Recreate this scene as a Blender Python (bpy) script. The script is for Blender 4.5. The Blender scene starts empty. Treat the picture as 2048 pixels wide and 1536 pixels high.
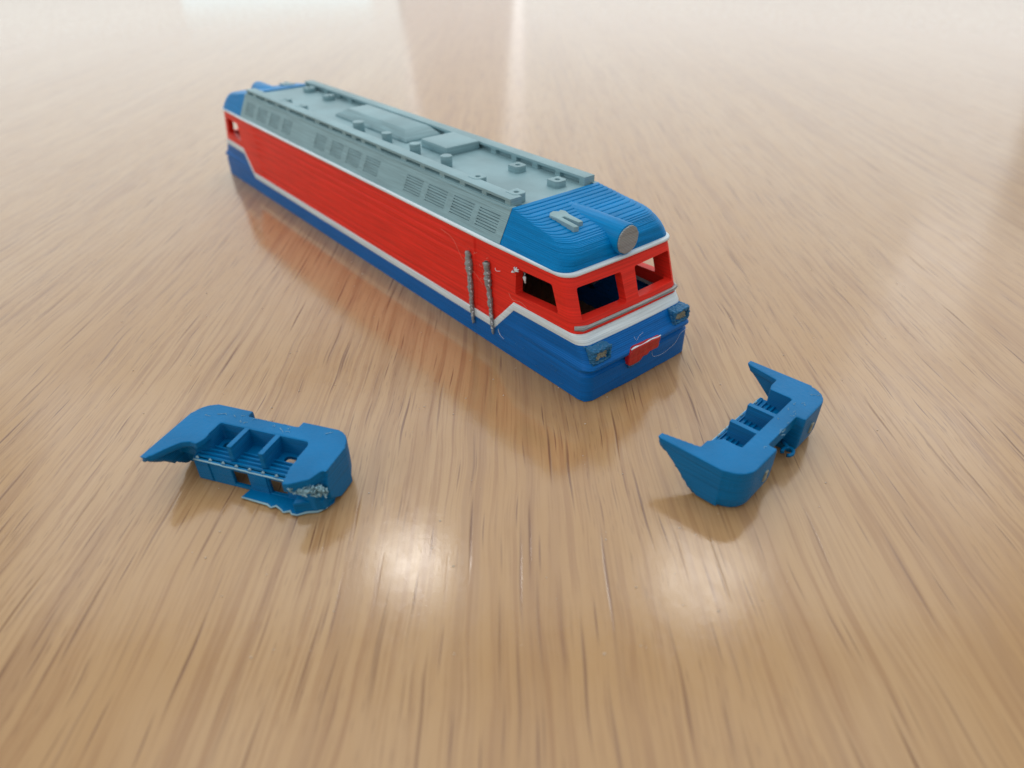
import bpy, bmesh, math, random
from mathutils import Vector, Matrix
random.seed(7)
S = bpy.context.scene
C = S.collection
PI = math.pi

# ------------------------------------------------------------------ camera (1 unit = 1 cm)
S.unit_settings.scale_length = 0.01
PITCH, ROLL, CAMH = 0.617, -0.0079, 4.8176
cam_d = bpy.data.cameras.new('camera'); cam = bpy.data.objects.new('camera', cam_d); C.objects.link(cam)
fw = Vector((0, math.cos(PITCH), -math.sin(PITCH))); rt = Vector((1, 0, 0)); up = rt.cross(fw)
r2 = math.cos(ROLL)*rt + math.sin(ROLL)*up; u2 = -math.sin(ROLL)*rt + math.cos(ROLL)*up
M = Matrix((r2, u2, -fw)).transposed().to_4x4(); M.translation = Vector((0, 0, CAMH))
cam.matrix_world = M
cam_d.sensor_width = 36; cam_d.lens = 36*1306.35/2048
cam_d.clip_start = 0.1; cam_d.clip_end = 2000
cam_d.dof.use_dof = True; cam_d.dof.focus_distance = 7.8; cam_d.dof.aperture_fstop = 0.25
S.camera = cam

# ------------------------------------------------------------------ world, lamps of the room and added fill panels
W = bpy.data.worlds.new('World'); S.world = W; W.use_nodes = True
nt = W.node_tree; nt.nodes.clear()
wo = nt.nodes.new('ShaderNodeOutputWorld'); bg = nt.nodes.new('ShaderNodeBackground')
tc = nt.nodes.new('ShaderNodeTexCoord'); sx = nt.nodes.new('ShaderNodeSeparateXYZ')
mr = nt.nodes.new('ShaderNodeMapRange'); mr.inputs[1].default_value = -0.2; mr.inputs[2].default_value = 0.9
cr = nt.nodes.new('ShaderNodeValToRGB')
cr.color_ramp.elements[0].color = (0.80, 0.77, 0.73, 1); cr.color_ramp.elements[1].color = (0.84, 0.83, 0.81, 1)
nt.links.new(tc.outputs['Generated'], sx.inputs[0]); nt.links.new(sx.outputs['Z'], mr.inputs[0])
nt.links.new(mr.outputs[0], cr.inputs[0]); nt.links.new(cr.outputs[0], bg.inputs[0])
nt.links.new(bg.outputs[0], wo.inputs[0]); bg.inputs[1].default_value = 0.66

def area(name, loc, target, sx_, sy_, radiance, col):
    d = bpy.data.lights.new(name, 'AREA'); d.shape = 'RECTANGLE'; d.size = sx_; d.size_y = sy_
    d.energy = radiance*PI*sx_*sy_; d.color = col
    o = bpy.data.objects.new(name, d); C.objects.link(o); o.location = loc
    o.rotation_euler = (Vector(target)-Vector(loc)).to_track_quat('-Z', 'Y').to_euler()
    return o
def sph(az, el, r):                       # direction seen from the middle of the table, azimuth from +y
    a, e = math.radians(az), math.radians(el)
    return Vector((math.sin(a)*math.cos(e)*r, 5+math.cos(a)*math.cos(e)*r, math.sin(e)*r))
area('ceiling_lamp', sph(-14, 50, 170), (0, 5, 0), 12, 11, 20.0, (1, .97, .92))
area('ceiling_lamp', sph(25, 49.5, 170), (0, 5, 0), 20, 16, 7, (1, .97, .92))
area('ceiling_panel', sph(0, 46, 176), (0, 5, 0), 270, 62, 1.15, (.92, .97, 1))
area('ceiling_panel', sph(0, 78, 176), (0, 5, 0), 200, 100, .8, (.95, .98, 1))
area('side_fill', sph(-115, 32, 170), (0, 5, 0), 90, 70, 1.9, (1, .99, .97))  # added soft fill from the left, brightens the near side
area('blue_tint_panel', (-56, 184, 6.5), (-10, 5, 0), 44, 11, .36, (.30, .80, 1))  # added cyan panel, only for the blue tint reflected in the table
area('window_and_fill_light', (-104, 190, 62), (0, 5, 0), 172, 110, .56, (.90, .98, 1))
area('window_and_fill_light', (63, 190, 62), (0, 5, 0), 140, 110, .54, (.93, .98, 1))
area('gap_fill_panel', (-12, 197, 63), (0, 5, 0), 34, 114, .31, (1, .90, .88))  # added glowing panel, lightens the dark gap between the two windows
area('window_and_fill_light', sph(47, 27, 200), (0, 5, 0), 90, 66, .6, (.98, .98, .98))  # no window: added panel for more glare on the table's right

S.view_settings.view_transform = 'Standard'; S.view_settings.look = 'None'
S.view_settings.exposure = 0.07; S.view_settings.gamma = 1
S.render.engine = 'CYCLES'

# ------------------------------------------------------------------ materials
def srgb(r, g, b):
    f = lambda c: (c/255/12.92) if c/255 <= .04045 else ((c/255+.055)/1.055)**2.4
    return (f(r), f(g), f(b), 1)
def new_mat(name):
    m = bpy.data.materials.new(name); m.use_nodes = True
    return m, m.node_tree.nodes, m.node_tree.links, m.node_tree.nodes['Principled BSDF']
def plastic(name, col, rough=0.42, layer=0.5, spec=0.45, scale=15.7, sss=0.0):
    """printed plastic: layer lines across z, faint blotches"""
    m, N, L, b = new_mat(name)
    t = N.new('ShaderNodeTexCoord')
    w = N.new('ShaderNodeTexWave'); w.bands_direction = 'Z'; w.inputs['Scale'].default_value = scale
    w.inputs['Distortion'].default_value = 0.6; w.inputs['Detail'].default_value = 1
    L.new(t.outputs['Object'], w.inputs['Vector'])
    mp = N.new('ShaderNodeMapping'); mp.inputs['Scale'].default_value = (1.2, 1.2, 38)
    n = N.new('ShaderNodeTexNoise'); n.inputs['Scale'].default_value = 1.0; n.inputs['Detail'].default_value = 3
    L.new(t.outputs['Object'], mp.inputs[0]); L.new(mp.outputs[0], n.inputs['Vector'])
    n2 = N.new('ShaderNodeTexNoise'); n2.inputs['Scale'].default_value = 22; n2.inputs['Detail'].default_value = 4
    L.new(t.outputs['Object'], n2.inputs['Vector'])
    a = N.new('ShaderNodeMath'); a.operation = 'ADD'; L.new(w.outputs['Fac'], a.inputs[0]); L.new(n.outputs['Fac'], a.inputs[1])
    a2 = N.new('ShaderNodeMath'); a2.operation = 'MULTIPLY_ADD'; a2.inputs[1].default_value = 0.9
    L.new(n2.outputs['Fac'], a2.inputs[0]); L.new(a.outputs[0], a2.inputs[2])
    bp = N.new('ShaderNodeBump'); bp.inputs['Strength'].default_value = layer; bp.inputs['Distance'].default_value = 0.006
    L.new(a2.outputs[0], bp.inputs['Height']); L.new(bp.outputs[0], b.inputs['Normal'])
    hs = N.new('ShaderNodeHueSaturation'); hs.inputs['Color'].default_value = col
    rr = N.new('ShaderNodeMapRange'); rr.inputs[1].default_value = .3; rr.inputs[2].default_value = .7
    rr.inputs[3].default_value = .82; rr.inputs[4].default_value = 1.15
    L.new(n.outputs['Fac'], rr.inputs[0]); L.new(rr.outputs[0], hs.inputs['Value']); L.new(hs.outputs[0], b.inputs['Base Color'])
    b.inputs['Roughness'].default_value = rough; b.inputs['Specular IOR Level'].default_value = spec
    if sss:
        b.inputs['Subsurface Weight'].default_value = sss; b.inputs['Subsurface Radius'].default_value = (.05, .05, .05)
        b.inputs['Subsurface Scale'].default_value = 1
    return m
BLUE = plastic('blue_plastic', (0.0, 0.135, 0.47, 1), spec=.18, layer=.4)
BLUER = plastic('roof_blue_plastic', (0.0, 0.235, 0.58, 1), spec=.12, rough=.36, layer=.2)
BLUE2 = plastic('snowplough_blue_plastic', (0.0, 0.172, 0.43, 1), rough=.34, layer=1.0, spec=.14)
RED = plastic('red_plastic', (0.86, 0.032, 0.019, 1), layer=.22, spec=.25)
WHITE = plastic('white_plastic', (0.74, 0.86, 0.93, 1), layer=.25)
GREY = plastic('grey_plastic', (0.245, 0.41, 0.46, 1), rough=.5, layer=.3)
DGREY = plastic('silver_grey_plastic', (0.30, 0.34, 0.35, 1), rough=.28, layer=.9, spec=.8)
LENS = plastic('olive_grey_plastic', (0.30, 0.31, 0.24, 1), rough=.35, layer=.8)
PALE = plastic('stressed_pale_plastic', (0.30, 0.52, 0.62, 1), rough=.5, layer=.3)
FIBRE_GLINT = plastic('translucent_strand_and_glint', (0.75, 0.8, 0.85, 1), rough=.3, layer=0)
REDF = plastic('red_strand', (0.8, 0.25, 0.18, 1), rough=.3, layer=0)

def wood():
    m, N, L, b = new_mat('oak_veneer')
    t = N.new('ShaderNodeTexCoord')
    def warp(scale, amt):
        mp = N.new('ShaderNodeMapping'); mp.inputs['Scale'].default_value = (.6, .35, 1)
        n = N.new('ShaderNodeTexNoise'); n.inputs['Scale'].default_value = scale; n.inputs['Detail'].default_value = 2
        L.new(t.outputs['Object'], mp.inputs[0]); L.new(mp.outputs[0], n.inputs['Vector'])
        s = N.new('ShaderNodeVectorMath'); s.operation = 'SUBTRACT'; s.inputs[1].default_value = (.5, .5, .5)
        L.new(n.outputs['Color'], s.inputs[0])
        k = N.new('ShaderNodeVectorMath'); k.operation = 'MULTIPLY'; k.inputs[1].default_value = (amt, 0, 0)
        L.new(s.outputs[0], k.inputs[0])
        a = N.new('ShaderNodeVectorMath'); a.operation = 'ADD'; L.new(t.outputs['Object'], a.inputs[0]); L.new(k.outputs[0], a.inputs[1])
        return a
    wv = warp(1.2, .22)
    def mapping(sx, sy, off=(0, 0, 0)):
        mp = N.new('ShaderNodeMapping'); mp.inputs['Scale'].default_value = (sx, sy, 1); mp.inputs['Location'].default_value = off
        mp.inputs['Rotation'].default_value = (0, 0, math.radians(-1.0))
        L.new(wv.outputs[0], mp.inputs[0]); return mp
    def dashes(sx, sy, lo, hi, off, rnd=1.0):
        v = N.new('ShaderNodeTexVoronoi'); v.inputs['Scale'].default_value = 1; v.voronoi_dimensions = '2D'
        v.inputs['Randomness'].default_value = rnd
        L.new(mapping(sx, sy, off).outputs[0], v.inputs['Vector'])
        r = N.new('ShaderNodeMapRange'); r.interpolation_type = 'SMOOTHSTEP'
        r.inputs[1].default_value = lo; r.inputs[2].default_value = hi; r.inputs[3].default_value = 1; r.inputs[4].default_value = 0
        L.new(v.outputs['Distance'], r.inputs[0])
        # random strength per dash
        sc = N.new('ShaderNodeSeparateColor'); L.new(v.outputs['Color'], sc.inputs[0])
        pw = N.new('ShaderNodeMapRange'); pw.inputs[3].default_value = .2; L.new(sc.outputs[0], pw.inputs[0])
        mu = N.new('ShaderNodeMath'); mu.operation = 'MULTIPLY'; L.new(r.outputs[0], mu.inputs[0]); L.new(pw.outputs[0], mu.inputs[1])
        return mu
    def noise(sx, sy, det, off=(0, 0, 0), rough=.5):
        n = N.new('ShaderNodeTexNoise'); n.inputs['Scale'].default_value = 1; n.inputs['Detail'].default_value = det
        n.inputs['Roughness'].default_value = rough
        L.new(mapping(sx, sy, off).outputs[0], n.inputs['Vector']); return n
    def mix(f, a_, col, amt=1.0):
        x = N.new('ShaderNodeMix'); x.data_type = 'RGBA'
        mu = N.new('ShaderNodeMath'); mu.operation = 'MULTIPLY'; mu.inputs[1].default_value = amt; mu.use_clamp = True
        L.new(f, mu.inputs[0]); L.new(mu.outputs[0], x.inputs[0]); L.new(a_, x.inputs[6]); x.inputs[7].default_value = col
        return x.outputs[2]
    def rng(f, lo, hi):
        r = N.new('ShaderNodeMapRange'); r.interpolation_type = 'SMOOTHSTEP'; r.inputs[1].default_value = lo; r.inputs[2].default_value = hi
        L.new(f, r.inputs[0]); return r.outputs[0]
    base = N.new('ShaderNodeRGB'); base.outputs[0].default_value = (0.455, 0.270, 0.114, 1)
    c = base.outputs[0]
    c = mix(rng(noise(.55, .05, 3).outputs[0], .35, .7), c, (0.49, 0.312, 0.155, 1))
    c = mix(rng(noise(2.6, .14, 4, (3, 7, 0)).outputs[0], .5, .75), c, (0.35, 0.185, 0.074, 1), .45)
    c = mix(rng(noise(14, .3, 5, (1, 2, 0), .6).outputs[0], .50, .64), c, (0.31, 0.155, 0.062, 1), .5)
    c = mix(rng(noise(34, .8, 3, (6, 2, 0), .6).outputs[0], .50, .72), c, (0.30, 0.155, 0.066, 1), .45)
    c = mix(rng(noise(5.5, .06, 4, (2, 9, 0), .55).outputs[0], .50, .66), c, (0.30, 0.160, 0.075, 1), .38)
    msk = rng(noise(.45, .10, 2, (9, 4, 0)).outputs[0], .36, .60)
    def mul(a_, b_):
        q = N.new('ShaderNodeMath'); q.operation = 'MULTIPLY'; L.new(a_, q.inputs[0]); L.new(b_, q.inputs[1]); return q.outputs[0]
    DS = [(5.0, .15, .02, .10, (0, 0, 0), 1.0), (6.1, .20, .02, .095, (5.3, 1.7, 0), .85), (4.3, .11, .02, .085, (2.3, 8.7, 0), 1.0), (7.3, .30, .02, .11, (7.3, 3.7, 0), .9), (9.5, .34, .02, .11, (2.3, 1.7, 0), 1.0), (17, 2.2, .03, .20, (1.3, 6.7, 0), .5)]
    ds = []
    for (x_, y_, lo, hi, off, am) in DS:
        d = dashes(x_, y_, lo, hi, off); f_ = d.outputs[0] if am >= 1 else mul(d.outputs[0], msk); ds.append(f_)
        c = mix(f_, c, (0.195, 0.095, 0.044, 1), am)
    d1n = N.new('ShaderNodeMath'); d1n.operation = 'MAXIMUM'; L.new(ds[0], d1n.inputs[0]); L.new(ds[1], d1n.inputs[1])
    L.new(c, b.inputs['Base Color'])
    b.inputs['Roughness'].default_value = .5; b.inputs['Specular IOR Level'].default_value = .25
    b.inputs['Coat Weight'].default_value = 1.0; b.inputs['Coat IOR'].default_value = 1.5
    # varnish: smooth with open pores and orange peel
    rg = noise(6, 3.2, 7, (4, 4, 0), .7); rm = N.new('ShaderNodeMapRange'); rm.inputs[1].default_value = .3; rm.inputs[2].default_value = .7
    rm.inputs[3].default_value = .05; rm.inputs[4].default_value = .17
    L.new(rg.outputs[0], rm.inputs[0]); L.new(rm.outputs[0], b.inputs['Coat Roughness'])
    cw = N.new('ShaderNodeMapRange'); cw.inputs[1].default_value = .42; cw.inputs[2].default_value = .58
    cw.inputs[3].default_value = 1.0; cw.inputs[4].default_value = .9
    L.new(noise(4.2, 1.7, 6, (8, 1, 0), .72).outputs[0], cw.inputs[0])
    pm = N.new('ShaderNodeMath'); pm.operation = 'MULTIPLY_ADD'; pm.inputs[1].default_value = -.3; L.new(ds[0], pm.inputs[0]); L.new(cw.outputs[0], pm.inputs[2])
    L.new(pm.outputs[0], b.inputs['Coat Weight'])
    fine = noise(8, 5, 7, (0, 3, 0), .74)
    sub = N.new('ShaderNodeMath'); sub.operation = 'SUBTRACT'; L.new(fine.outputs[0], sub.inputs[0])
    dd = N.new('ShaderNodeMath'); dd.operation = 'MAXIMUM'; L.new(d1n.outputs[0], dd.inputs[0]); L.new(ds[2], dd.inputs[1])
    L.new(dd.outputs[0], sub.inputs[1])
    bp = N.new('ShaderNodeBump'); bp.inputs['Strength'].default_value = .5; bp.inputs['Distance'].default_value = .0026
    L.new(sub.outputs[0], bp.inputs['Height']); L.new(bp.outputs[0], b.inputs['Coat Normal']); L.new(bp.outputs[0], b.inputs['Normal'])
    return m
WOOD = wood()

# ------------------------------------------------------------------ helpers
def link(name, me, mat=None, parent=None, smooth=False):
    o = bpy.data.objects.new(name, me); C.objects.link(o)
    if mat: me.materials.clear(); me.materials.append(mat)
    if smooth:
        for p in me.polygons: p.use_smooth = True
    if parent: o.parent = parent
    return o
def root(name, loc, rotz, label, cat, group=None):
    o = bpy.data.objects.new(name, None); C.objects.link(o); o.location = loc; o.rotation_euler = (0, 0, rotz)
    o.empty_display_size = .3; o['label'] = label; o['category'] = cat
    if group: o['group'] = group
    return o
class MB:
    def __init__(s): s.v = []; s.f = []
    def add(s, vs, fs):
        k = len(s.v); s.v += [tuple(p) for p in vs]; s.f += [tuple(i+k for i in f) for f in fs]
    def box(s, x0, x1, y0, y1, z0, z1):
        vs = [(x, y, z) for z in (z0, z1) for x, y in ((x0, y0), (x1, y0), (x1, y1), (x0, y1))]
        s.add(vs, [(3, 2, 1, 0), (4, 5, 6, 7), (0, 1, 5, 4), (1, 2, 6, 5), (2, 3, 7, 6), (3, 0, 4, 7)])
    def prism(s, poly, h0, h1, f=lambda a, b, h: (a, b, h)):
        n = len(poly)
        s.add([f(a, b, h0) for a, b in poly]+[f(a, b, h1) for a, b in poly],
              [tuple(range(n))[::-1], tuple(range(n, 2*n))]+[(i, (i+1) % n, n+(i+1) % n, n+i) for i in range(n)])
    def tube(s, pts, rad, n=8, jit=0):
        pts = [Vector(p) for p in pts]; vs = []; fs = []
        for i, p in enumerate(pts):
            d = (pts[min(i+1, len(pts)-1)]-pts[max(i-1, 0)]).normalized()
            a = d.orthogonal().normalized() if abs(d.z) < .95 else Vector((1, 0, 0))
            if abs(d.z) < .95: a = d.cross(Vector((0, 0, 1))).normalized()
            b = d.cross(a).normalized(); r = rad[i] if isinstance(rad, (list, tuple)) else rad
            for k in range(n):
                q = r*(1+random.uniform(-jit, jit)); t = 2*PI*k/n
                vs.append(p+a*math.cos(t)*q+b*math.sin(t)*q)
        for i in range(len(pts)-1):
            for k in range(n): fs.append((i*n+k, i*n+(k+1) % n, (i+1)*n+(k+1) % n, (i+1)*n+k))
        fs += [tuple(range(n))[::-1], tuple((len(pts)-1)*n+k for k in range(n))]
        s.add(vs, fs)
    def mesh(s, name, fix=True):
        me = bpy.data.meshes.new(name); me.from_pydata(s.v, [], s.f)
        bm = bmesh.new(); bm.from_mesh(me)
        if fix: bmesh.ops.recalc_face_normals(bm, faces=bm.faces)
        bm.to_mesh(me); bm.free(); me.update(); return me
    def build(s, name, mat, parent, smooth=False): return link(name, s.mesh(name), mat, parent, smooth)
def bake(o, mods, smooth=False):
    """apply modifiers given as (type, {props}) and keep the evaluated mesh"""
    for t, pr in mods:
        md = o.modifiers.new(t.lower(), t)
        for k, v in pr.items(): setattr(md, k, v)
    bpy.context.view_layer.update()
    dg = bpy.context.evaluated_depsgraph_get(); me = bpy.data.meshes.new_from_object(o.evaluated_get(dg))
    o.modifiers.clear(); old = o.data; o.data = me; me.name = old.name
    for p in me.polygons: p.use_smooth = smooth
    return o
def bevel(o, w=.012, seg=2):
    bake(o, [('BEVEL', dict(width=w, segments=seg, limit_method='ANGLE', angle_limit=math.radians(40)))])
    return o
def melt(o, vox=.012, it=3, fac=.5):
    return bake(o, [('REMESH', dict(mode='VOXEL', voxel_size=vox)), ('SMOOTH', dict(factor=fac, iterations=it))], True)
def interp(t, x):
    if x <= t[0][0]: return t[0][1]
    for (a, b), (c, d) in zip(t, t[1:]):
        if x <= c: return b+(d-b)*(x-a)/(c-a)
    return t[-1][1]
def cutters(o, cuts):
    """boolean-subtract each closed mesh in cuts from o"""
    objs = []
    for i, mb in enumerate(cuts):
        c = mb.build('cutter', None, o.parent); objs.append(c)
        md = o.modifiers.new('b%d' % i, 'BOOLEAN'); md.operation = 'DIFFERENCE'; md.object = c; md.solver = 'EXACT'
    bake(o, [])
    for c in objs:
        me = c.data; bpy.data.objects.remove(c); bpy.data.meshes.remove(me)

# ------------------------------------------------------------------ table
def table():
    mb = MB(); pts = []
    r = root('table', (0, 0, 0), 0, 'pale oak veneer table top with brown grain running away from the viewer', 'table')
    top = MB(); top.box(-95, 95, -40, 118, -2.2, 0)
    o = top.build('table_top', WOOD, r)
    return r
table()

# ------------------------------------------------------------------ locomotive body shell
LEN, WID = 11.92, 1.94
YAW = -0.8851
X0, Y0 = 0.8922, 6.3432
ud = Vector((math.cos(YAW), math.sin(YAW), 0)); vd = Vector((-math.sin(YAW), math.cos(YAW), 0))
ctr = Vector((X0, Y0, 0))-ud*LEN/2+vd*WID/2
loco = root('model_locomotive', ctr, YAW,
            'small red, white and blue 3D printed locomotive body shell with grey louvred roof', 'model train')
def P(u, v, z): return (u+LEN/2, v-WID/2, z)         # u 0 at the nose, -LEN at the tail; v 0 near side

D = [(0, 0), (.355, 0), (.375, -.036), (.40, -.038), (.45, .026), (.495, .024), (.53, -.02), (.7188, -.150), (.8375, -.232), (1.4856, -.457), (1.5325, -.46), (1.60, -.46)]
def nose(z): return interp(D, z)
def side_in(u, z):
    """how far the cab sides draw in towards the nose, above the skirt"""
    uu = max(u, -LEN-u)                       # mirror for the tail
    k = max(0, min(1, (uu+1.9)/1.5)); f = max(0, min(1, (z-.36)/.15))
    e = .038*k*f
    if .40 < z < .50: e -= .034*k*min(1, (z-.40)/.04, (.50-z)/.01)
    return e
SIDE_U = [-.78, -.9, -1.05, -1.2, -1.377, -1.5, -1.6, -1.775, -1.84, -1.86, -2.16, -2.18, -2.3, -2.33]
SIDE_U += [-2.33-(LEN-4.66)*i/14 for i in range(1, 14)]
SIDE_U += [-LEN-u for u in SIDE_U[:14]][::-1]
NARC = 7; FV = [i/10 for i in range(1, 10)]
def rad(z): return interp([(0, .13), (.36, .14), (.5, .15), (1.4, .16), (1.6, .19)], z)
def ring(z, off=0.0, relief=True, grow=0.0):
    """closed outline at height z (list of (u,v)), fixed point count. off>0 goes inward"""
    if callable(z): zf = z
    else: zf = lambda k: z
    pts = []; k = 0
    def corner(cu, cv, r, a0, a1):
        return [(cu+r*math.cos(a0+(a1-a0)*i/NARC), cv+r*math.sin(a0+(a1-a0)*i/NARC)) for i in range(NARC+1)]
    zz = z if not callable(z) else None
    return pts
def outline(zf, off=0.0, groove=None):
    """zf(tag,u) -> z per column. Returns list of (u,v,z). Column order: near side rear->nose, corner, nose, corner, far side, ..."""
    out = []
    def uN(z): return nose(z)-off
    # near side, from tail to nose
    for u in reversed(SIDE_U):
        z = zf(u); e = side_in(u, z)+off+(groove(u, z) if groove else 0); out.append((u, e, z))
    def corner(nose_end, far):
        res = []
        for i in range(NARC+1):
            t = i/NARC*PI/2; zc = zf(-.3); r = max(.03, rad(zc)-off); e = side_in(-r, zc)+off
            cu = uN(zc)-r; cv = e+r
            res.append((cu+r*math.sin(t), cv-r*math.cos(t), zc))
        if far: res = [(u, WID-v, z) for u, v, z in reversed(res)]
        if not nose_end: res = [(-LEN-u, v, z) for u, v, z in res]
        return res
    nc = corner(True, False); out += nc
    fc = corner(True, True); a, b = nc[-1], fc[0]
    out += [(a[0]+.012*math.sin(PI*t), a[1]+(b[1]-a[1])*t, a[2]) for t in FV]
    out += fc
    for u in SIDE_U:
        z = zf(u); e = side_in(u, z)+off+(groove(u, z) if groove else 0); out.append((u, WID-e, z))
    fc = corner(False, True)[::-1]; nc = corner(False, False)[::-1]
    out += fc; a, b = fc[-1], nc[0]
    out += [(a[0]-.012*math.sin(PI*t), a[1]+(b[1]-a[1])*t, a[2]) for t in FV]
    out += nc
    return out
def zfun(hi, lo):
    """stripe height: hi round the cabs, lo along the middle, diagonal between"""
    def f(u):
        uu = max(u, -LEN-u)
        if uu >= -1.3775: return hi
        if uu <= -1.7745: return lo
        return hi+(lo-hi)*(-1.377-uu)/(.398)
    return f
ZB = zfun(.7188, .288); ZT = zfun(.8375, .412); Z3B, Z3T = 1.4856, 1.5325
def blend(f, g, t): return lambda u: f(u)*(1-t)+g(u)*t
def loft(rings, flip=False, close=True):
    n = len(rings[0]); vs = [P(*p) for r in rings for p in r]; fs = []
    for i in range(len(rings)-1):
        for k in range(n):
            q = (i*n+k, i*n+(k+1) % n, (i+1)*n+(k+1) % n, (i+1)*n+k)
            fs.append(q[::-1] if flip else q)
    return vs, fs
def groove(u, z):
    g = 0
    if -LEN+2.31 < u < -2.31 and .44 < z < 1.46:
        q_ = (z-.44)/.128; g += (.004+.009*abs(math.sin(int(q_)*2.7+1)))*(0.5-0.5*math.cos(q_*2*PI))**3
    uu = u
    if -2.17 < uu < -1.85 and .45 < z < 1.44: g += .02
    return g
# lower blue body: explicit z rows under the stripe
const = lambda z: (lambda u: z)
rows = [0, .02, .10, .22, .275]
zs_rows = [.288, .33, .355, .375, .40, .43, .46, .495, .53, .58, .64, .7188]
body = MB()
def clampf(z): return lambda u: min(z, ZB(u))
R = [outline(const(z)) for z in rows]+[outline(clampf(z)) for z in zs_rows]
# ragged first layer near the nose
R[0] = [(u, v, z+(.018*abs(math.sin(u*17+v*23))*random.uniform(.4, 1) if u > -1.0 else .006*random.random())) for u, v, z in R[0]]
vs, fs = loft(R); body.add(vs, fs)
Ri = [outline(const(z), .11) for z in (.006, .35)]+[outline(clampf(.7188), .11)]
vs, fs = loft(Ri, True); k0 = len(body.v); body.add(vs, fs)
n = len(R[0])
body.f += [(k, k0+k, k0+(k+1) % n, (k+1) % n) for k in range(n)]
def clean(o):
    bm = bmesh.new(); bm.from_mesh(o.data)
    bmesh.ops.remove_doubles(bm, verts=bm.verts, dist=.0004); bmesh.ops.dissolve_degenerate(bm, edges=bm.edges, dist=.0003)
    bmesh.ops.recalc_face_normals(bm, faces=bm.faces); bm.to_mesh(o.data); bm.free()
    return o
def autosmooth(o, ang=35):
    for p in o.data.polygons: p.use_smooth = True
    bm = bmesh.new(); bm.from_mesh(o.data)
    for e in bm.edges:
        if len(e.link_faces) == 2 and e.calc_face_angle(0) > math.radians(ang): e.smooth = False
    bm.to_mesh(o.data); bm.free(); return o
me = bpy.data.meshes.new('lower_body'); me.from_pydata(body.v, [], body.f)
lower = link('lower_body', me, BLUE, loco); clean(lower); autosmooth(lower)
lower['label'] = 'dark blue lower body and skirt below the white stripe'
# white waist stripe, a hair proud
st = MB(); Rr = [outline(ZB, .02), outline(blend(ZB, ZT, .0), -.002), outline(blend(ZB, ZT, .15), -.008), outline(blend(ZB, ZT, .5), -.010), outline(blend(ZB, ZT, .85), -.008), outline(ZT, -.002), outline(ZT, .02)]
vs, fs = loft(Rr); st.add(vs, fs); o = st.build('waist_stripe', WHITE, loco); clean(o); autosmooth(o, 60)
o['label'] = 'white waist stripe that steps up round each cab'
# red wall, closed shell
red = MB(); NR = 64
Ro = [outline(blend(ZT, const(Z3B), i/NR), 0, groove) for i in range(NR+1)]
Ri = [outline(blend(ZT, const(Z3B), i/6), .12) for i in range(7)]
vs, fs = loft(Ro); red.add(vs, fs); k0 = len(red.v)
vs, fs = loft(Ri, True); red.add(vs, fs)
red.f += [((k+1) % n, k, k0+k, k0+(k+1) % n) for k in range(n)]
a0 = NR*n; b0 = k0+6*n
red.f += [(a0+k, a0+(k+1) % n, b0+(k+1) % n, b0+k) for k in range(n)]
me = bpy.data.meshes.new('red_wall'); me.from_pydata(red.v, [], red.f)
wall = link('red_wall', me, RED, loco); clean(wall)
def yz(poly, flipu=False, u0=-.95, u1=.3):
    mb = MB()
    if flipu: mb.prism(poly, u0, u1, lambda a, b, h: P(-LEN-h, a, b))
    else: mb.prism(poly, u0, u1, lambda a, b, h: P(h, a, b))
    return mb
def rpoly(pts, r=.03, n=3):
    """round the corners of a polygon"""
    out = []; m = len(pts)
    for i in range(m):
        p, a, b = Vector(pts[i]), Vector(pts[i-1]), Vector(pts[(i+1) % m])
        da, db = (a-p).normalized(), (b-p).normalized(); rr = min(r, (a-p).length*.45, (b-p).length*.45)
        s, e = p+da*rr, p+db*rr
        for k in range(n+1):
            t = k/n; out.append(tuple((1-t)**2*s+2*t*(1-t)*p+t*t*e))
    return out
w1 = rpoly([(.155, .985), (.90, .975), (.885, 1.352), (.16, 1.365)]); w2 = rpoly([(1.12, .98), (1.78, .985), (1.79, 1.365), (1.13, 1.352)])
sw = rpoly([(-1.345, .965), (-.575, 1.005), (-.70, 1.345), (-1.33, 1.33)])
cuts = []
for fl in (False, True):
    cuts += [yz(w1, fl), yz(w2, fl)]
    for side in (0, 1):
        mb = MB(); q = [((-LEN-a) if fl else a, b) for a, b in sw]
        mb.prism(q, -.3, .35, (lambda a, b, h: P(a, h, b)) if side == 0 else (lambda a, b, h: P(a, WID-h, b)))
        cuts.append(mb)
cutters(wall, cuts); autosmooth(wall, 30)
wall['label'] = 'red ribbed side walls and cab fronts with empty window openings'
# white cant rail
cr_ = MB(); Rr = [outline(const(Z3B), .05), outline(const(Z3B), -.012), outline(const(Z3B+.012), -.03), outline(const(Z3B+.035), -.032), outline(const(Z3T), -.018), outline(const(Z3T+.001), .10)]
vs, fs = loft(Rr); cr_.add(vs, fs); o = cr_.build('roof_line_stripe', WHITE, loco); clean(o); autosmooth(o, 60)
o['label'] = 'thin white stripe under the roof'

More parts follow.
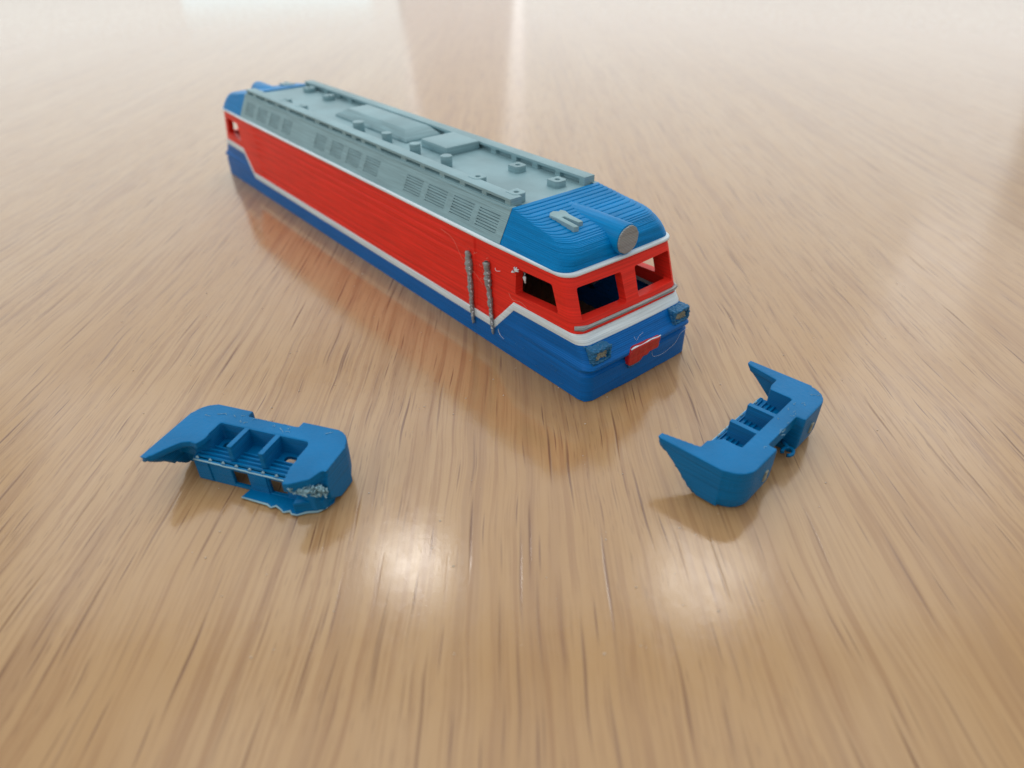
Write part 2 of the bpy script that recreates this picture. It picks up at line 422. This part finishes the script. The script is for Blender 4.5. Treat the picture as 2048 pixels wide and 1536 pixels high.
# ------------------------------------------------------------------ cab roofs, printed in terraces
ZF = [(1.53, -.485), (1.62, -.487), (1.70, -.51), (1.77, -.56), (1.81, -.62), (1.838, -.72), (1.858, -.88), (1.88, -1.09), (1.908, -1.28), (1.934, -1.49), (1.952, -1.62)]
def roof_side(z): return .012+.21*(z-1.53)/.42
def cab_roof(fl):
    mb = MB(); NL = 40; rings = []; rr_ = random.Random(3)
    for k in range(NL):
        z0 = 1.531+k*.0105; z1 = z0+.0105; zm = (z0+z1)/2
        uf = interp(ZF, zm); vs_ = roof_side(zm); r = interp([(1.53, .19), (1.8, .24), (1.86, .16), (1.96, .05)], zm)
        r = min(r, (uf+1.65)*.9+.01); ol = []
        jit = rr_.uniform(-.002, .002)
        def arc(sg):
            a = []
            for i in range(9):
                t = i/8*PI/2; a.append((uf-r+r*math.sin(t)+jit, vs_+r-r*math.cos(t)))
            return a
        near = arc(1); far = [(u, WID-v) for u, v in reversed(near)]
        mid = [(near[-1][0]+.01*math.sin(PI*t/12), near[-1][1]+(far[0][1]-near[-1][1])*t/12) for t in range(1, 12)]
        side = [(-1.65, vs_)]+[(-1.65+(near[0][0]+1.65)*i/6, vs_) for i in range(1, 6)]
        ol = side+near+mid+far+[(u, WID-v) for u, v in reversed(side)]
        for zz, s in ((z0, .002), (z0+.003, 0), (z1-.004, .003), (z1, .007)):
            c = ((uf-1.65)/2, WID/2)
            rings.append([(u-(s if u > -1.6 else 0), v+(s if v < c[1] else -s), zz) for u, v in ol])
    n = len(rings[0]); fn = (lambda u, v, z: P(-LEN-u, WID-v, z)) if fl else P
    vs = [fn(*p) for r in rings for p in r]; fs = []
    for i in range(len(rings)-1):
        for k in range(n): fs.append((i*n+k, i*n+(k+1) % n, (i+1)*n+(k+1) % n, (i+1)*n+k))
    fs.append(tuple((len(rings)-1)*n+k for k in range(n))); fs.append(tuple(range(n))[::-1])
    mb.add(vs, fs); o = mb.build('cab_roof', BLUER, loco); autosmooth(o, 50)
    # headlamp barrel with grey disc
    b = MB(); pts = []; N_ = 28; zc = 1.735; r = .19
    prof = []
    for i in range(N_):
        t = 2*PI*i/N_; prof.append((.97+r*math.cos(t), zc+r*math.sin(t)))
    b.prism(prof, -1.62, -.415, lambda a, bb, h: fn(h, a, bb))
    # fairing skirts down to the roof beside the barrel
    hb = b.build('headlamp_barrel', BLUER, o); bevel(hb, .012, 2); autosmooth(hb, 35)
    l = MB(); rl = random.Random(5 if fl else 2)
    prof = [(.97+(r-.012)*(1-rl.random()*.05)*math.cos(2*PI*i/24), zc+(r-.012)*(1-rl.random()*.06)*math.sin(2*PI*i/24)) for i in range(24)]
    l.prism(prof, -.425, -.397, lambda a, bb, h: fn(h, a, bb)); lo = l.build('lamp_disc', DGREY, o); bevel(lo, .008, 2)
    # forked horn
    c = MB(); zb = 1.83
    poly = [(-1.27, .50), (-1.22, .445), (-1.12, .46), (-.79, .44), (-.775, .515), (-1.09, .53), (-1.09, .575), (-.86, .585), (-.85, .655), (-1.10, .665), (-1.20, .70), (-1.27, .665), (-1.24, .62), (-1.29, .57)]
    c.prism(poly, zb, 1.935, lambda a, bb, h: fn(a, bb, h-.055*(a+1.27)))
    h_ = c.build('roof_horn', GREY, o); bevel(h_, .012, 2); autosmooth(h_, 35)
    return o
cr1 = cab_roof(False); cr2 = cab_roof(True)

# ------------------------------------------------------------------ grey roof
DECK = 1.925
UF, UR = -1.65, -LEN+1.65
deck = MB(); deck.box(UR+LEN/2, UF+LEN/2, .20-WID/2, 1.74-WID/2, DECK-.06, DECK)
deck_o = deck.build('roof_deck', GREY, loco)
LOUV = [(-2.24, -1.77), (-2.81, -2.31), (-3.42, -2.90), (-3.98, -3.50), (-5.18, -4.70), (-5.76, -5.28), (-6.33, -5.88), (-6.93, -6.48),
        (-8.28, -7.86), (-8.88, -8.40), (-9.49, -9.00), (-10.08, -9.62)]
T0, T1 = .16, .76                               # louvres along the slope, 0 bottom to 1 top
def slope(u, t, d=0):                           # d inward depth
    z = 1.531+.419*t; v = .008+.212*t
    return (u, v+d*.886, z-d*.464)
for side in (0, 1):
    fnS = (lambda u, v, z: P(u, v, z)) if side == 0 else (lambda u, v, z: P(u, WID-v, z))
    us = sorted(set([UR, UF]+[x for ab in LOUV for x in ab])); ts = [0, T0, T1, 1.0]
    mb = MB()
    for i in range(len(us)-1):
        for j in range(3):
            if j == 1 and any(abs(us[i]-a) < 1e-6 for a, b in LOUV): continue
            q = [fnS(*slope(us[i], ts[j])), fnS(*slope(us[i+1], ts[j])), fnS(*slope(us[i+1], ts[j+1])), fnS(*slope(us[i], ts[j+1]))]
            mb.add(q if side == 0 else q[::-1], [(0, 1, 2, 3)])
    # top lip back to the deck edge
    q = [fnS(UR, .22, 1.95), fnS(UF, .22, 1.95), fnS(UF, .30, 1.95), fnS(UR, .30, 1.95)]; mb.add(q if side == 0 else q[::-1], [(0, 1, 2, 3)])
    me = bpy.data.meshes.new('roof_side'); me.from_pydata(mb.v, [], mb.f); sp = link('roof_side', me, GREY, loco)
    # one louvre panel: bars proud, slits recessed 0.03; shared mesh scaled along u
    lm = MB(); NS = 7; m_ = .06; prof = [(T0, 0)]
    tt = T0+.03; step = (T1-T0-.06)/NS
    for k in range(NS):
        a = tt+k*step+step*.35; b = a+step*.30
        prof += [(a-.001, 0), (a, .024), (b, .024), (b+.001, 0)]
    prof += [(T1, 0)]
    for (t0, d0), (t1, d1) in zip(prof, prof[1:]):
        q = [slope(-.45, t0, d0), slope(.45, t0, d0), slope(.45, t1, d1), slope(-.45, t1, d1)]
        q = [(x, v-WID/2 if side == 0 else WID/2-v, z) for x, v, z in q]
        lm.add(q if side == 0 else q[::-1], [(0, 1, 2, 3)])
    for x0, x1 in ((-.5, -.45), (.45, .5)):
        q = [slope(x0, T0, 0), slope(x1, T0, 0), slope(x1, T1, 0), slope(x0, T1, 0)]
        q = [(x, v-WID/2 if side == 0 else WID/2-v, z) for x, v, z in q]; lm.add(q if side == 0 else q[::-1], [(0, 1, 2, 3)])
    for x in (-.45, .45):
        for j in range(1, len(prof)-1, 4):
            q = [slope(x, t, d) for t, d in prof[j:j+4]]; q = [(x_, v-WID/2 if side == 0 else WID/2-v, z) for x_, v, z in q]; lm.add(q, [(0, 1, 2, 3)])
    me = bpy.data.meshes.new('louvre_panel'); me.from_pydata(lm.v, [], lm.f); me.materials.append(GREY)
    for a, b in LOUV:
        lo = bpy.data.objects.new('louvre_panel', me); C.objects.link(lo); lo.parent = sp
        lo.location = ((a+b)/2+LEN/2, 0, 0); lo.scale = ((b-a), 1, 1)
# walkway rails with slots outside and bays inside
SLOTS = [(-2.19, -1.81), (-2.655, -2.285), (-3.124, -2.77), (-3.61, -3.24), (-4.11, -3.73), (-4.83, -4.24), (-5.32, -4.96), (-5.62, -5.43),
         (-5.95, -5.75), (-6.43, -6.07), (-6.92, -6.56), (-7.46, -7.08), (-8.15, -7.55), (-8.64, -8.29), (-9.18, -8.78), (-9.72, -9.28), (-10.15, -9.86)]
def rail(side):
    fn = (lambda u, v, z: P(u, v, z)) if side == 0 else (lambda u, v, z: P(u, WID-v, z))
    u0, u1 = UR+.06, -1.705; mb = MB()
    segs = [u0]+[x for ab in sorted(SLOTS) for x in ab]+[u1]
    v0, v1 = .238, .425; z0, za, zb_, z1 = DECK-.02, 1.955, 2.0, 2.04
    def q(*p):
        mb.add([fn(*x) for x in p], [tuple(range(len(p)))])
    for i in range(len(segs)-1):
        a, b = segs[i], segs[i+1]; slot = i % 2 == 1
        for (zl, zh) in ((z0, za), (za, zb_), (zb_, z1)):      # outer face
            if slot and zl == za:
                d = v0+.09
                q((a, d, zl), (b, d, zl), (b, d, zh), (a, d, zh)); q((a, v0, zl), (b, v0, zl), (b, d, zl), (a, d, zl))
                q((a, v0, zh), (b, v0, zh), (b, d, zh), (a, d, zh)); q((a, v0, zl), (a, d, zl), (a, d, zh), (a, v0, zh)); q((b, v0, zl), (b, d, zl), (b, d, zh), (b, v0, zh))
            else: q((a, v0, zl), (b, v0, zl), (b, v0, zh), (a, v0, zh))
        zi0, zi1 = DECK+.005, 1.998
        a2, b2 = (a, b)
        for (zl, zh) in ((z0, zi0), (zi0, zi1), (zi1, z1)):    # inner face, recessed bays
            if slot and zl == zi0:
                d = v1-.075
                q((a, d, zl), (b, d, zl), (b, d, zh), (a, d, zh)); q((a, v1, zl), (b, v1, zl), (b, d, zl), (a, d, zl))
                q((a, v1, zh), (b, v1, zh), (b, d, zh), (a, d, zh)); q((a, v1, zl), (a, d, zl), (a, d, zh), (a, v1, zh)); q((b, v1, zl), (b, d, zl), (b, d, zh), (b, v1, zh))
            else: q((a, v1, zl), (b, v1, zl), (b, v1, zh), (a, v1, zh))
        q((a, v0, z1), (b, v0, z1), (b, v1, z1), (a, v1, z1))
    for u in (u0, u1):
        q((u, v0, z0), (u, v0, za), (u, v0, zb_), (u, v0, z1), (u, v1, z1), (u, v1, 1.998), (u, v1, DECK+.005), (u, v1, z0))
    o = mb.build('walkway_rail', GREY, deck_o); clean(o); bevel(o, .006, 2); autosmooth(o, 35)
    # lower foot strip along the outside
    return o
rail(0); rail(1)
def small(name, mb, bev=.01, par=None, mat=None):
    o = mb.build(name, mat or GREY, par or deck_o); bevel(o, bev, 2); autosmooth(o, 35); return o
# transformer cover and hipped cover
mb = MB(); mb.box(-4.70+LEN/2, -4.00+LEN/2, .885-WID/2, 1.514-WID/2, DECK-.01, 2.055); small('equipment_box', mb, .022)
mb = MB(); b0 = [(-7.45, .80), (-5.02, .80), (-5.02, 1.50), (-7.45, 1.50)]; t0 = [(-7.12, .93), (-5.20, .93), (-5.20, 1.34), (-7.12, 1.34)]
mb.add([P(u, v, DECK-.01) for u, v in b0]+[P(u, v, DECK+.03) for u, v in b0]+[P(u, v, 2.095) for u, v in t0],
       [(3, 2, 1, 0), (8, 9, 10, 11)]+[(i, (i+1) % 4, 4+(i+1) % 4, 4+i) for i in range(4)]+[(4+i, 4+(i+1) % 4, 8+(i+1) % 4, 8+i) for i in range(4)])
small('hipped_cover', mb, .02)
def cyl(u, v, r, z0, z1, n=20, r1=None):
    mb = MB(); r1 = r1 or r
    vs = [P(u+r*math.cos(2*PI*i/n), v+r*math.sin(2*PI*i/n), z0) for i in range(n)]+[P(u+r1*math.cos(2*PI*i/n), v+r1*math.sin(2*PI*i/n), z1) for i in range(n)]
    mb.add(vs, [tuple(range(n))[::-1], tuple(range(n, 2*n))]+[(i, (i+1) % n, n+(i+1) % n, n+i) for i in range(n)]); return mb
for u, v, r in ((-3.60, .61, .088), (-4.43, .61, .088), (-5.24, .60, .085), (-6.16, .60, .10)):
    small('insulator_post', cyl(u, v, r*.9, DECK-.01, 2.088, 20, r), .012)
def mount(u, v, z1=2.015):
    mb = MB()
    poly = [(u-.10, v-.10), (u+.06, v-.10), (u+.10, v-.06), (u+.10, v+.06), (u+.06, v+.10), (u-.10, v+.10)]
    mb.prism(poly, DECK-.01, z1, lambda a, b, h: P(a, b, h)); o = mb.build('mounting_block', GREY, deck_o)
    cutters(o, [cyl(u+.0, v+.0, .036, 1.96, 2.1, 14)]); bevel(o, .008, 2); autosmooth(o, 35); return o
for u, v in ((-1.95, 1.25), (-2.78, 1.26), (-8.72, 1.33), (-9.66, 1.36)): mount(u, v)
for u, v in ((-1.86, .465), (-2.66, .465), (-8.10, .47), (-8.80, .47)):
    o = mount(u, v, 2.046)

# ------------------------------------------------------------------ front fittings
def lumpy(name, u0, u1, z0, z1, r0, r1, mat, par, seed, v=-.03):
    rr = random.Random(seed); mb = MB(); N_ = 46; pts = []; rad_ = []
    for i in range(N_+1):
        t = i/N_; pts.append(P(u0+(u1-u0)*t+rr.uniform(-.006, .006), v+rr.uniform(-.006, .006), z0+(z1-z0)*t))
        base = r0+(r1-r0)*t; rad_.append(base*(1+.22*math.sin(t*21+seed)*(1-t)+rr.uniform(-.14, .14)))
    rad_[0] *= .7; rad_[-1] *= .6
    mb.tube(pts, rad_, 9, .13); o = mb.build(name, mat, par, True); return o
lumpy('handrail', -2.275, -2.225, 1.25, .17, .050, .022, DGREY, loco, 4)
lumpy('handrail', -1.875, -1.775, 1.25, .20, .050, .018, DGREY, loco, 9)
for k_, (ua, ub) in enumerate(((-2.24, -2.20), (-1.84, -1.76))):  # pale bits modelled on the handrails in place of white glints
    rr = random.Random(40+k_); mb = MB()
    for i in range(26):
        t = rr.random()**.8; u = ua+(ub-ua)*t+rr.uniform(-.005, .03)*(1-t*.6); z = 1.15-.85*t
        p = [P(u, -.06+rr.uniform(-.01, .02), z), P(u+rr.uniform(-.01, .02), -.065, z+rr.uniform(-.02, .02)), P(u+rr.uniform(.0, .03), -.05, z+rr.uniform(-.03, .03))]
        mb.tube(p, [.004, .008*rr.uniform(.5, 1.2), .003], 5, .3)
    o = mb.build('pale_glints', FIBRE_GLINT, loco, True); o['kind'] = 'stuff'
# strip across the front under the windows
mb = MB(); pts = []; rd = []
for i in range(25):
    t = i/24; v = .06+(1.91-.06)*t; z = .905-.012*t; w_ = max(0, .19-min(v, WID-v)); back = .15-math.sqrt(max(0, .15**2-min(w_, .15)**2))
    pts.append(P(nose(z)+.012-back+.012*math.sin(PI*t), v, z)); rd.append(.036 if i in (1, 23) else .03 if i in (0, 24) else .024+.003*random.random())
mb.tube(pts, rd, 8); o = mb.build('cab_front_rail', DGREY, loco, True)
# headlamp clusters
def cluster(v0, v1, seed):
    rr = random.Random(seed); mb = MB(); za, zb2 = .515, .71
    f = lambda a, b, h: P(h, a, b)
    mb.prism([(v0, za), (v1, za), (v1, zb2), (v0, zb2)], -.22, .0, f)
    o = mb.build('headlamp_cluster', BLUE, loco)
    cut = MB(); cut.prism([(v0+.045, za+.035), (v1-.04, za+.035), (v1-.04, zb2-.045), (v0+.045, zb2-.045)], -.05, .2, f)
    cutters(o, [cut]); melt(o, .011, 2, .5)
    tx = bpy.data.textures.new('fuzz', 'CLOUDS'); tx.noise_scale = .035
    bake(o, [('DISPLACE', dict(texture=tx, strength=.05, mid_level=.5, texture_coords='LOCAL'))], True)
    o.data.materials.clear(); o.data.materials.append(PALEB)
    l = MB(); l.prism([(v0+.06, za+.035), (v1-.04, za+.035), (v1-.04, zb2-.04), (v0+.06, zb2-.04)], -.09, -.03, f)
    lo = l.build('headlamp_lens', LENS, o); melt(lo, .012, 2, .5)
    bake(lo, [('DISPLACE', dict(texture=tx, strength=.08, mid_level=.5, texture_coords='LOCAL'))], True)
    return o
PALEB = plastic('fuzzy_blue_plastic', (0.01, 0.15, 0.34, 1), rough=.4, layer=.8)
cluster(.09, .39, 11); cluster(1.56, 1.87, 23)
# red number plate, sagging
mb = MB(); f = lambda a, b, h: P(h, a, b)
poly = [(.66, .33), (.69, .295), (.80, .29), (.90, .305), (.935, .345), (1.02, .335), (1.05, .37), (1.19, .36), (1.225, .385), (1.22, .43), (1.245, .515), (1.0, .525), (.76, .53), (.69, .50), (.665, .44)]
mb.prism(rpoly(poly, .02, 2), -.01, .062, f); PLATE = plastic('dark_red_plastic', (0.50, 0.012, 0.012, 1), rough=.3, layer=.3, spec=.5)
o = mb.build('number_plate', PLATE, loco); melt(o, .006, 5, .5)
tx = bpy.data.textures.new('lump', 'CLOUDS'); tx.noise_scale = .09
bake(o, [('DISPLACE', dict(texture=tx, strength=.010, mid_level=.5, texture_coords='LOCAL'))], True)
o['label'] = 'sagging red plate on the nose'
mb = MB(); mb.tube([P(.045, .70+.55*i/12, .525+.008*math.sin(i)) for i in range(13)], [.007+.006*random.random() for i in range(13)], 6)
mb.build('plate_edge', WHITE, o, True)
mb = MB(); mb.tube([P(.02, .70+.2*i/6, .27+.01*math.sin(i*2)) for i in range(7)], [.02+.01*random.random() for i in range(7)], 6, .2)
mb.build('plate_drip', PALEB, o, True)
# stray strands of plastic
def strand(pts, r=.0022, mat=None, n=18, par=None, fn=None):
    fn = fn or P
    pts = [Vector(fn(*p)) for p in pts]; out = []
    for i in range(len(pts)-1):
        p0, p1, p2, p3 = pts[max(i-1, 0)], pts[i], pts[i+1], pts[min(i+2, len(pts)-1)]
        for k in range(n//max(1, len(pts)-1)+1):
            t = k/(n//max(1, len(pts)-1)+1)
            out.append(.5*((2*p1)+(-p0+p2)*t+(2*p0-5*p1+4*p2-p3)*t*t+(-p0+3*p1-3*p2+p3)*t**3))
    out.append(pts[-1]); mb = MB(); mb.tube(out, r, 5); return mb.build('stray_strand', mat or FIBRE_GLINT, par or loco, True)
strand([(.012, 1.16, .30), (.02, 1.20, .21), (.012, 1.40, .17), (.02, 1.62, .24), (.02, 1.72, .36), (.012, 1.86, .38)], .0017)
strand([(.0, .78, .66), (.03, .80, .62), (.01, .86, .64), (.02, .92, .68)], .0012)
strand([(-2.9, -.02, 1.36), (-2.6, -.04, 1.32), (-2.4, -.04, 1.10), (-2.3, -.03, 1.12)], .0022, REDF)
strand([(-2.2, -.03, 1.0), (-2.08, -.05, .98), (-1.95, -.04, .88)], .0022, REDF)
strand([(-1.72, -.01, 1.20), (-1.66, -.04, 1.19), (-1.6, -.02, 1.2)], .003, WHITE)
strand([(-1.7, 0, .30), (-1.62, -.03, .26), (-1.55, -.02, .22)], .003)
strand([(-1.45, -.01, .95), (-1.35, -.03, .9), (-1.2, -.02, .92), (-1.1, -.01, .88)], .0022, REDF)
for sd in range(12):
    rr = random.Random(100+sd); u = rr.uniform(-1.3, -.25); 
    if sd % 2: a = (rr.uniform(-2.3, -1.6), -.012, rr.uniform(.5, 1.3)); m_ = REDF
    else: a = (rr.uniform(-1.9, -.3), -.01+side_in(-1, .2), rr.uniform(.08, .3)); m_ = PALEB
    b = (a[0]+rr.uniform(-.06, .06), a[1]-.015, a[2]+rr.uniform(-.03, .03)); strand([a, b, (b[0]+.02, a[1], b[2]+.02)], .0022, m_, 6)
# torn white bit at the corner of the side window
mb = MB(); rr = random.Random(2)
for i in range(6):
    x = -1.34+rr.uniform(-.03, .05); z = 1.33+rr.uniform(-.04, .03)
    mb.tube([P(x, -.005, z), P(x+rr.uniform(-.03, .03), -.02, z+rr.uniform(-.04, .04)), P(x+.03, .0, z-.02)], [.010, .014, .008], 5, .3)
mb.tube([P(-1.19, .04, 1.31), P(-1.18, .02, 1.26), P(-1.17, .03, 1.18)], [.02, .022, .008], 6, .1)
mb.build('torn_plastic', WHITE, loco, True)

# ------------------------------------------------------------------ snowplough pieces
def plough(loc, rotz, label, torn, mir=False):
    r = root('snowplough_piece', loc, rotz, label, 'model part', 'loose snowplough pieces')
    H = .5; A = .97                                    # mesh centred on x = A
    sg = -1 if mir else 1
    f = lambda a, b, h: ((a-A)*sg, b, h)
    mb = MB()
    def arcp(ca, cb, rr, t0, t1, n=8): return [(ca+rr*math.cos(math.radians(t0+(t1-t0)*i/n)), cb+rr*math.sin(math.radians(t0+(t1-t0)*i/n))) for i in range(n+1)]
    # two corner blocks, tapering in towards the foot
    def block(poly_fn, rings):
        rs = [poly_fn(i) for _, i in rings]; n_ = len(rs[0])
        mb.add([f(a, b, z) for (z, _), rg in zip(rings, rs) for a, b in rg],
               [tuple(range(n_))[::-1], tuple((len(rs)-1)*n_+k for k in range(n_))]+
               [(i*n_+k, i*n_+(k+1) % n_, (i+1)*n_+(k+1) % n_, (i+1)*n_+k) for i in range(len(rs)-1) for k in range(n_)])
    def left(ins):
        return [(.30, .46+ins*.5), (.36, .70), (.66-ins*.3, .72), (.66-ins*.3, .975-ins)]+arcp(.27, .715, .26-ins*.9, 88, 178)+[(.012+ins*.9, .56), (.012+ins*.9, .47+ins)]
    def mirror(pl): return [(1.96-a, b) for a, b in reversed(pl)]
    taper = [(0, .055), (.05, .022), (.14, .004), (.3, 0), (H, 0)]
    block(left, taper); block(lambda i: mirror(left(i)), taper)
    # pads on top, inside of the arms
    mb.prism([(.05, .40), (.30, .40), (.40, .47), (.44, .52), (.44, .75), (.05, .75)], .24, H, f)
    mb.prism([(1.91, .75), (1.57, .75), (1.57, .44), (1.66, .41), (1.91, .41)], .24, H, f)
    # arms: thin fins running out to the tips, undercut
    def fin(x0, x1, cut=0.0):
        pz = [(.75, 0.02), (.75, H), (cut, H), (cut+.02, H-.045), (.16+cut*.5, H-.17), (.36, .14), (.52, .02)]
        mb.prism(pz, x0, x1, lambda a, b, h: ((h-A)*sg, a, b))
    fin(.0, .085); fin(1.875, 1.96, .0 if not torn else .36)
    if torn: mb.prism([(1.50, .75), (1.585, .62), (1.575, .33), (1.635, .085), (1.70, .10), (1.86, .22), (1.935, .42), (1.955, .60), (1.955, .75)], .39, H, f)
    if torn: mb.prism([(1.70, .75), (1.70, .25), (1.85, .24), (1.93, .43), (1.95, .60), (1.95, .75)], .05, .46, f)
    if torn: mb.prism([(.05, .02), (.11, .05), (.17, .17), (.25, .30), (.34, .34), (.42, .33), (.455, .42), (.45, .50), (.05, .50)], H-.075, H, f)
    else:
        for q_ in (1, -1):
            g = [(.05, .05), (.095, .05), (.17, .42), (.17, .50), (.05, .50)]
            mb.prism([(a if q_ == 1 else 1.96-a, b) for a, b in g], H-.08, H, f)
    # bridge between the blocks
    mb.prism([(.55, .72), (.80, .705), (.88, .725), (1.06, .735), (1.12, .71), (1.45, .70), (1.45, .88), (1.26, .875), (.55, .875)], .34, H, f)
    mb.prism([(.34, .715), (.46, .70), (1.58, .70), (1.62, .73), (1.62, .80), (.34, .80)], .20, H-.002, f)
    # dots printed along the bridge are cut in
    o = mb.build('plough_body', BLUE2, r); melt(o, .0125, 3, .5)
    dots = []
    me = o.data
    # ribs
    for a in (.775, 1.165):
        q = MB(); q.box((a-A)*sg-.032, (a-A)*sg+.032, .395, .73, .26, H-.004); w = q.build('rib', BLUE2, r); bevel(w, .012, 2)
    # floor grille: lengthwise bars, plate with slots
    q = MB(); q.box(-.67, .67, .35, .74, .245, .285)
    fl = q.build('floor_plate', BLUE2, r)
    cl = []
    for a in (.58, 1.36):
        s = MB(); s.prism(rpoly([(a-.09, .56), (a+.09, .56), (a+.09, .65), (a-.09, .65)], .04, 4), .2, .35, f); cl.append(s)
    cutters(fl, cl)
    for b in (.375, .43, .485, .54):
        q = MB(); q.box(-.63, .63, b-.012, b+.012, .28, .308); w = q.build('floor_bar', BLUE2, r); bevel(w, .006, 1)
    # inner wall below the floor, with openings
    q = MB(); q.prism([(.32, .0), (1.66, .0), (1.66, .285), (.32, .285)], .330, .368, lambda a, b, h: ((a-A)*sg, h, b)); w = q.build('inner_wall', BLUE2, r)
    cs = []
    for a0, a1 in ((.78, .98), (1.24, 1.44)):
        s = MB(); s.prism([(a0, .04), (a1, .04), (a1, .235), (a0, .235)], .2, .5, lambda a, b, h: ((a-A)*sg, h, b)); cs.append(s)
    cutters(w, cs); bevel(w, .006, 1)
    for a0, a1 in ((.32, .50), (1.0, 1.22)):                       # raised bands on the wall
        q_ = MB(); q_.prism([(a0, .012), (a1, .012), (a1, .25), (a0, .25)], .318, .334, lambda a, b, h: ((a-A)*sg, h, b)); bevel(q_.build('wall_band', BLUE2, r), .004, 1)
    # ridge of pale beads along the lip
    q = MB(); rr = random.Random(5)
    q.tube([f(.32+1.3*i/20, .326, .272+rr.uniform(-.004, .004)) for i in range(21)], .009, 6)
    for i in range(8):
        a = .36+i*.165; q.tube([f(a-.015, .343, .288), f(a, .343, .304), f(a+.018, .343, .288)], [.009, .014, .008], 6)
    q.build('lip_beads', PALE, r, True)
    # skirt tab standing out at the foot
    q = MB(); pl = [(.98, .36), (.95, .20), (1.28, .19), (1.34, .165), (1.38, .20), (1.46, .17), (1.50, .145), (1.56, .18), (1.60, .15), (1.66, .155), (1.74, .22), (1.84, .26), (1.90, .34), (1.93, .42), (1.90, .50), (1.70, .40)]
    if torn:
        q.prism(pl, .012, .030, f); w = q.build('skirt_tab', BLUE2, r); bevel(w, .004, 1)
        q = MB(); pe = [(.955, .198), (1.28, .188), (1.34, .163), (1.38, .198), (1.46, .168), (1.50, .143), (1.56, .178), (1.60, .148), (1.66, .153), (1.74, .218), (1.84, .258), (1.90, .338)]
        q.tube([f(a, b, .023) for a, b in pe], [.008+.006*rr.random() for _ in pe], 6); q.build('pale_edge', PALE, r, True)
        q = MB()
        for i in range(90):
            t = rr.random(); a, b = 1.70+.25*t+rr.uniform(-.02, .02), .13+.15*t+rr.uniform(-.03, .04); z = .43-.10*t+rr.uniform(-.04, .03)
            q.tube([f(a, b, z), f(a+rr.uniform(-.03, .03), b+rr.uniform(-.03, .03), z+rr.uniform(-.03, .03)), f(a+rr.uniform(-.05, .05), b+rr.uniform(-.03, .03), z-.03)], [.009, .014, .006], 5, .3)
        q.build('torn_fluff', PALE, r, True)['kind'] = 'stuff'
        q = MB(); q.prism([(1.62, .16), (1.90, .30), (1.93, .60), (1.60, .60)], .02, .16, f); w = q.build('torn_corner', BLUE2, r); melt(w, .012, 6, .5)
    # coupler hook under the bridge
    q = MB(); q.tube([f(1.17+.07*math.cos(t*PI/8), .93+.055*math.sin(t*PI/8), .12) for t in range(-6, 8)], [.022]*14, 8, .1)
    q.tube([f(1.30, .80, .12), f(1.22, .92, .12)], [.03, .022], 8)
    q.build('coupler_hook', BLUE2, r, True)
    # fuzzy droop along the undercut of the arms
    for x in (.03, 1.93):
        if torn and x > 1: continue
        q = MB(); pts = []
        for i in range(15):
            t = i/14; pts.append(f(x+rr.uniform(-.012, .012), .025+.46*t, .455-.42*t+rr.uniform(-.01, .01)))
        q.tube(pts, [.014+.014*rr.random() for _ in pts], 7, .25); q.build('drooping_edge', PALEB, r, True)
    # olive lamp chips in the outer face
    for a in (.50, 1.56):
        q = MB(); q.prism([(a-.04, .19), (a+.035, .20), (a+.02, .255), (a+.045, .31), (a-.02, .32), (a-.03, .26)], .95, .992, lambda a_, b_, h: ((a_-A)*sg, h, b_))
        w = q.build('lamp_chip', LENS, r); bevel(w, .008, 1)
    fnq = lambda a, b, z: f(a, b, z)
    for i in range(16):
        a = rr.uniform(.1, 1.85); b = rr.uniform(.76, .9); zz = H+.002
        strand([(a, b, zz), (a+rr.uniform(-.04, .04), b+rr.uniform(-.03, .03), zz+.006), (a+rr.uniform(-.06, .06), b+rr.uniform(-.03, .03), zz)], .0018, PALE, 5, r, fnq)
    if torn: r.scale = (.965, 1, 1)
    return r
# local x: along the width, local y: towards the outer (rounded) face; turned by the measured angles
ra = math.radians(45.4)
# right piece: lateral axis a points to far-right, outer face towards the viewer's right: mirror needed -> swap lateral direction
def place(tip, axis_deg, outward):
    a = Vector((math.cos(math.radians(axis_deg)), math.sin(math.radians(axis_deg)), 0)); return a
# right: tip1 at (1.49,5.14) is the lateral start when seen from above with outward = (.712,-.702)
tip2 = Vector((2.85, 6.52, 0)); ax = Vector((-.702, -.712, 0)); outw = Vector((.712, -.702, 0))
plough(tip2+ax*.97, math.atan2(ax.y, ax.x), 'blue plastic piece on the right, rounded outer side facing the viewer, tips pointing left', False, True)
tipl = Vector((-3.71, 4.89, 0)); al = math.radians(-18.0)
plough(tipl+Vector((math.cos(al), math.sin(al), 0))*.935, al, 'blue plastic piece on the left, open ribbed side facing the viewer, with torn whitish corner', True)


# ------------------------------------------------------------------ dust on the table
mb = MB(); rr = random.Random(77)
for i in range(150):
    y = 3.0+9*rr.random()**1.2; x = rr.uniform(-.75, .75)*y; q = rr.uniform(.003, .009)
    mb.tube([(x, y, .001), (x+q*rr.uniform(.5, 1.6), y+q*rr.uniform(-1, 1), q*.8), (x+2*q, y+q*.3, .001)], [q*.5, q*.8, q*.4], 5, .25)
DUST = plastic('dust', (.75, .68, .58, 1), rough=.4, layer=0)
o = mb.build('dust_specks', DUST, None, True); o['kind'] = 'stuff'; o['label'] = 'tiny pale dust specks scattered over the table top'
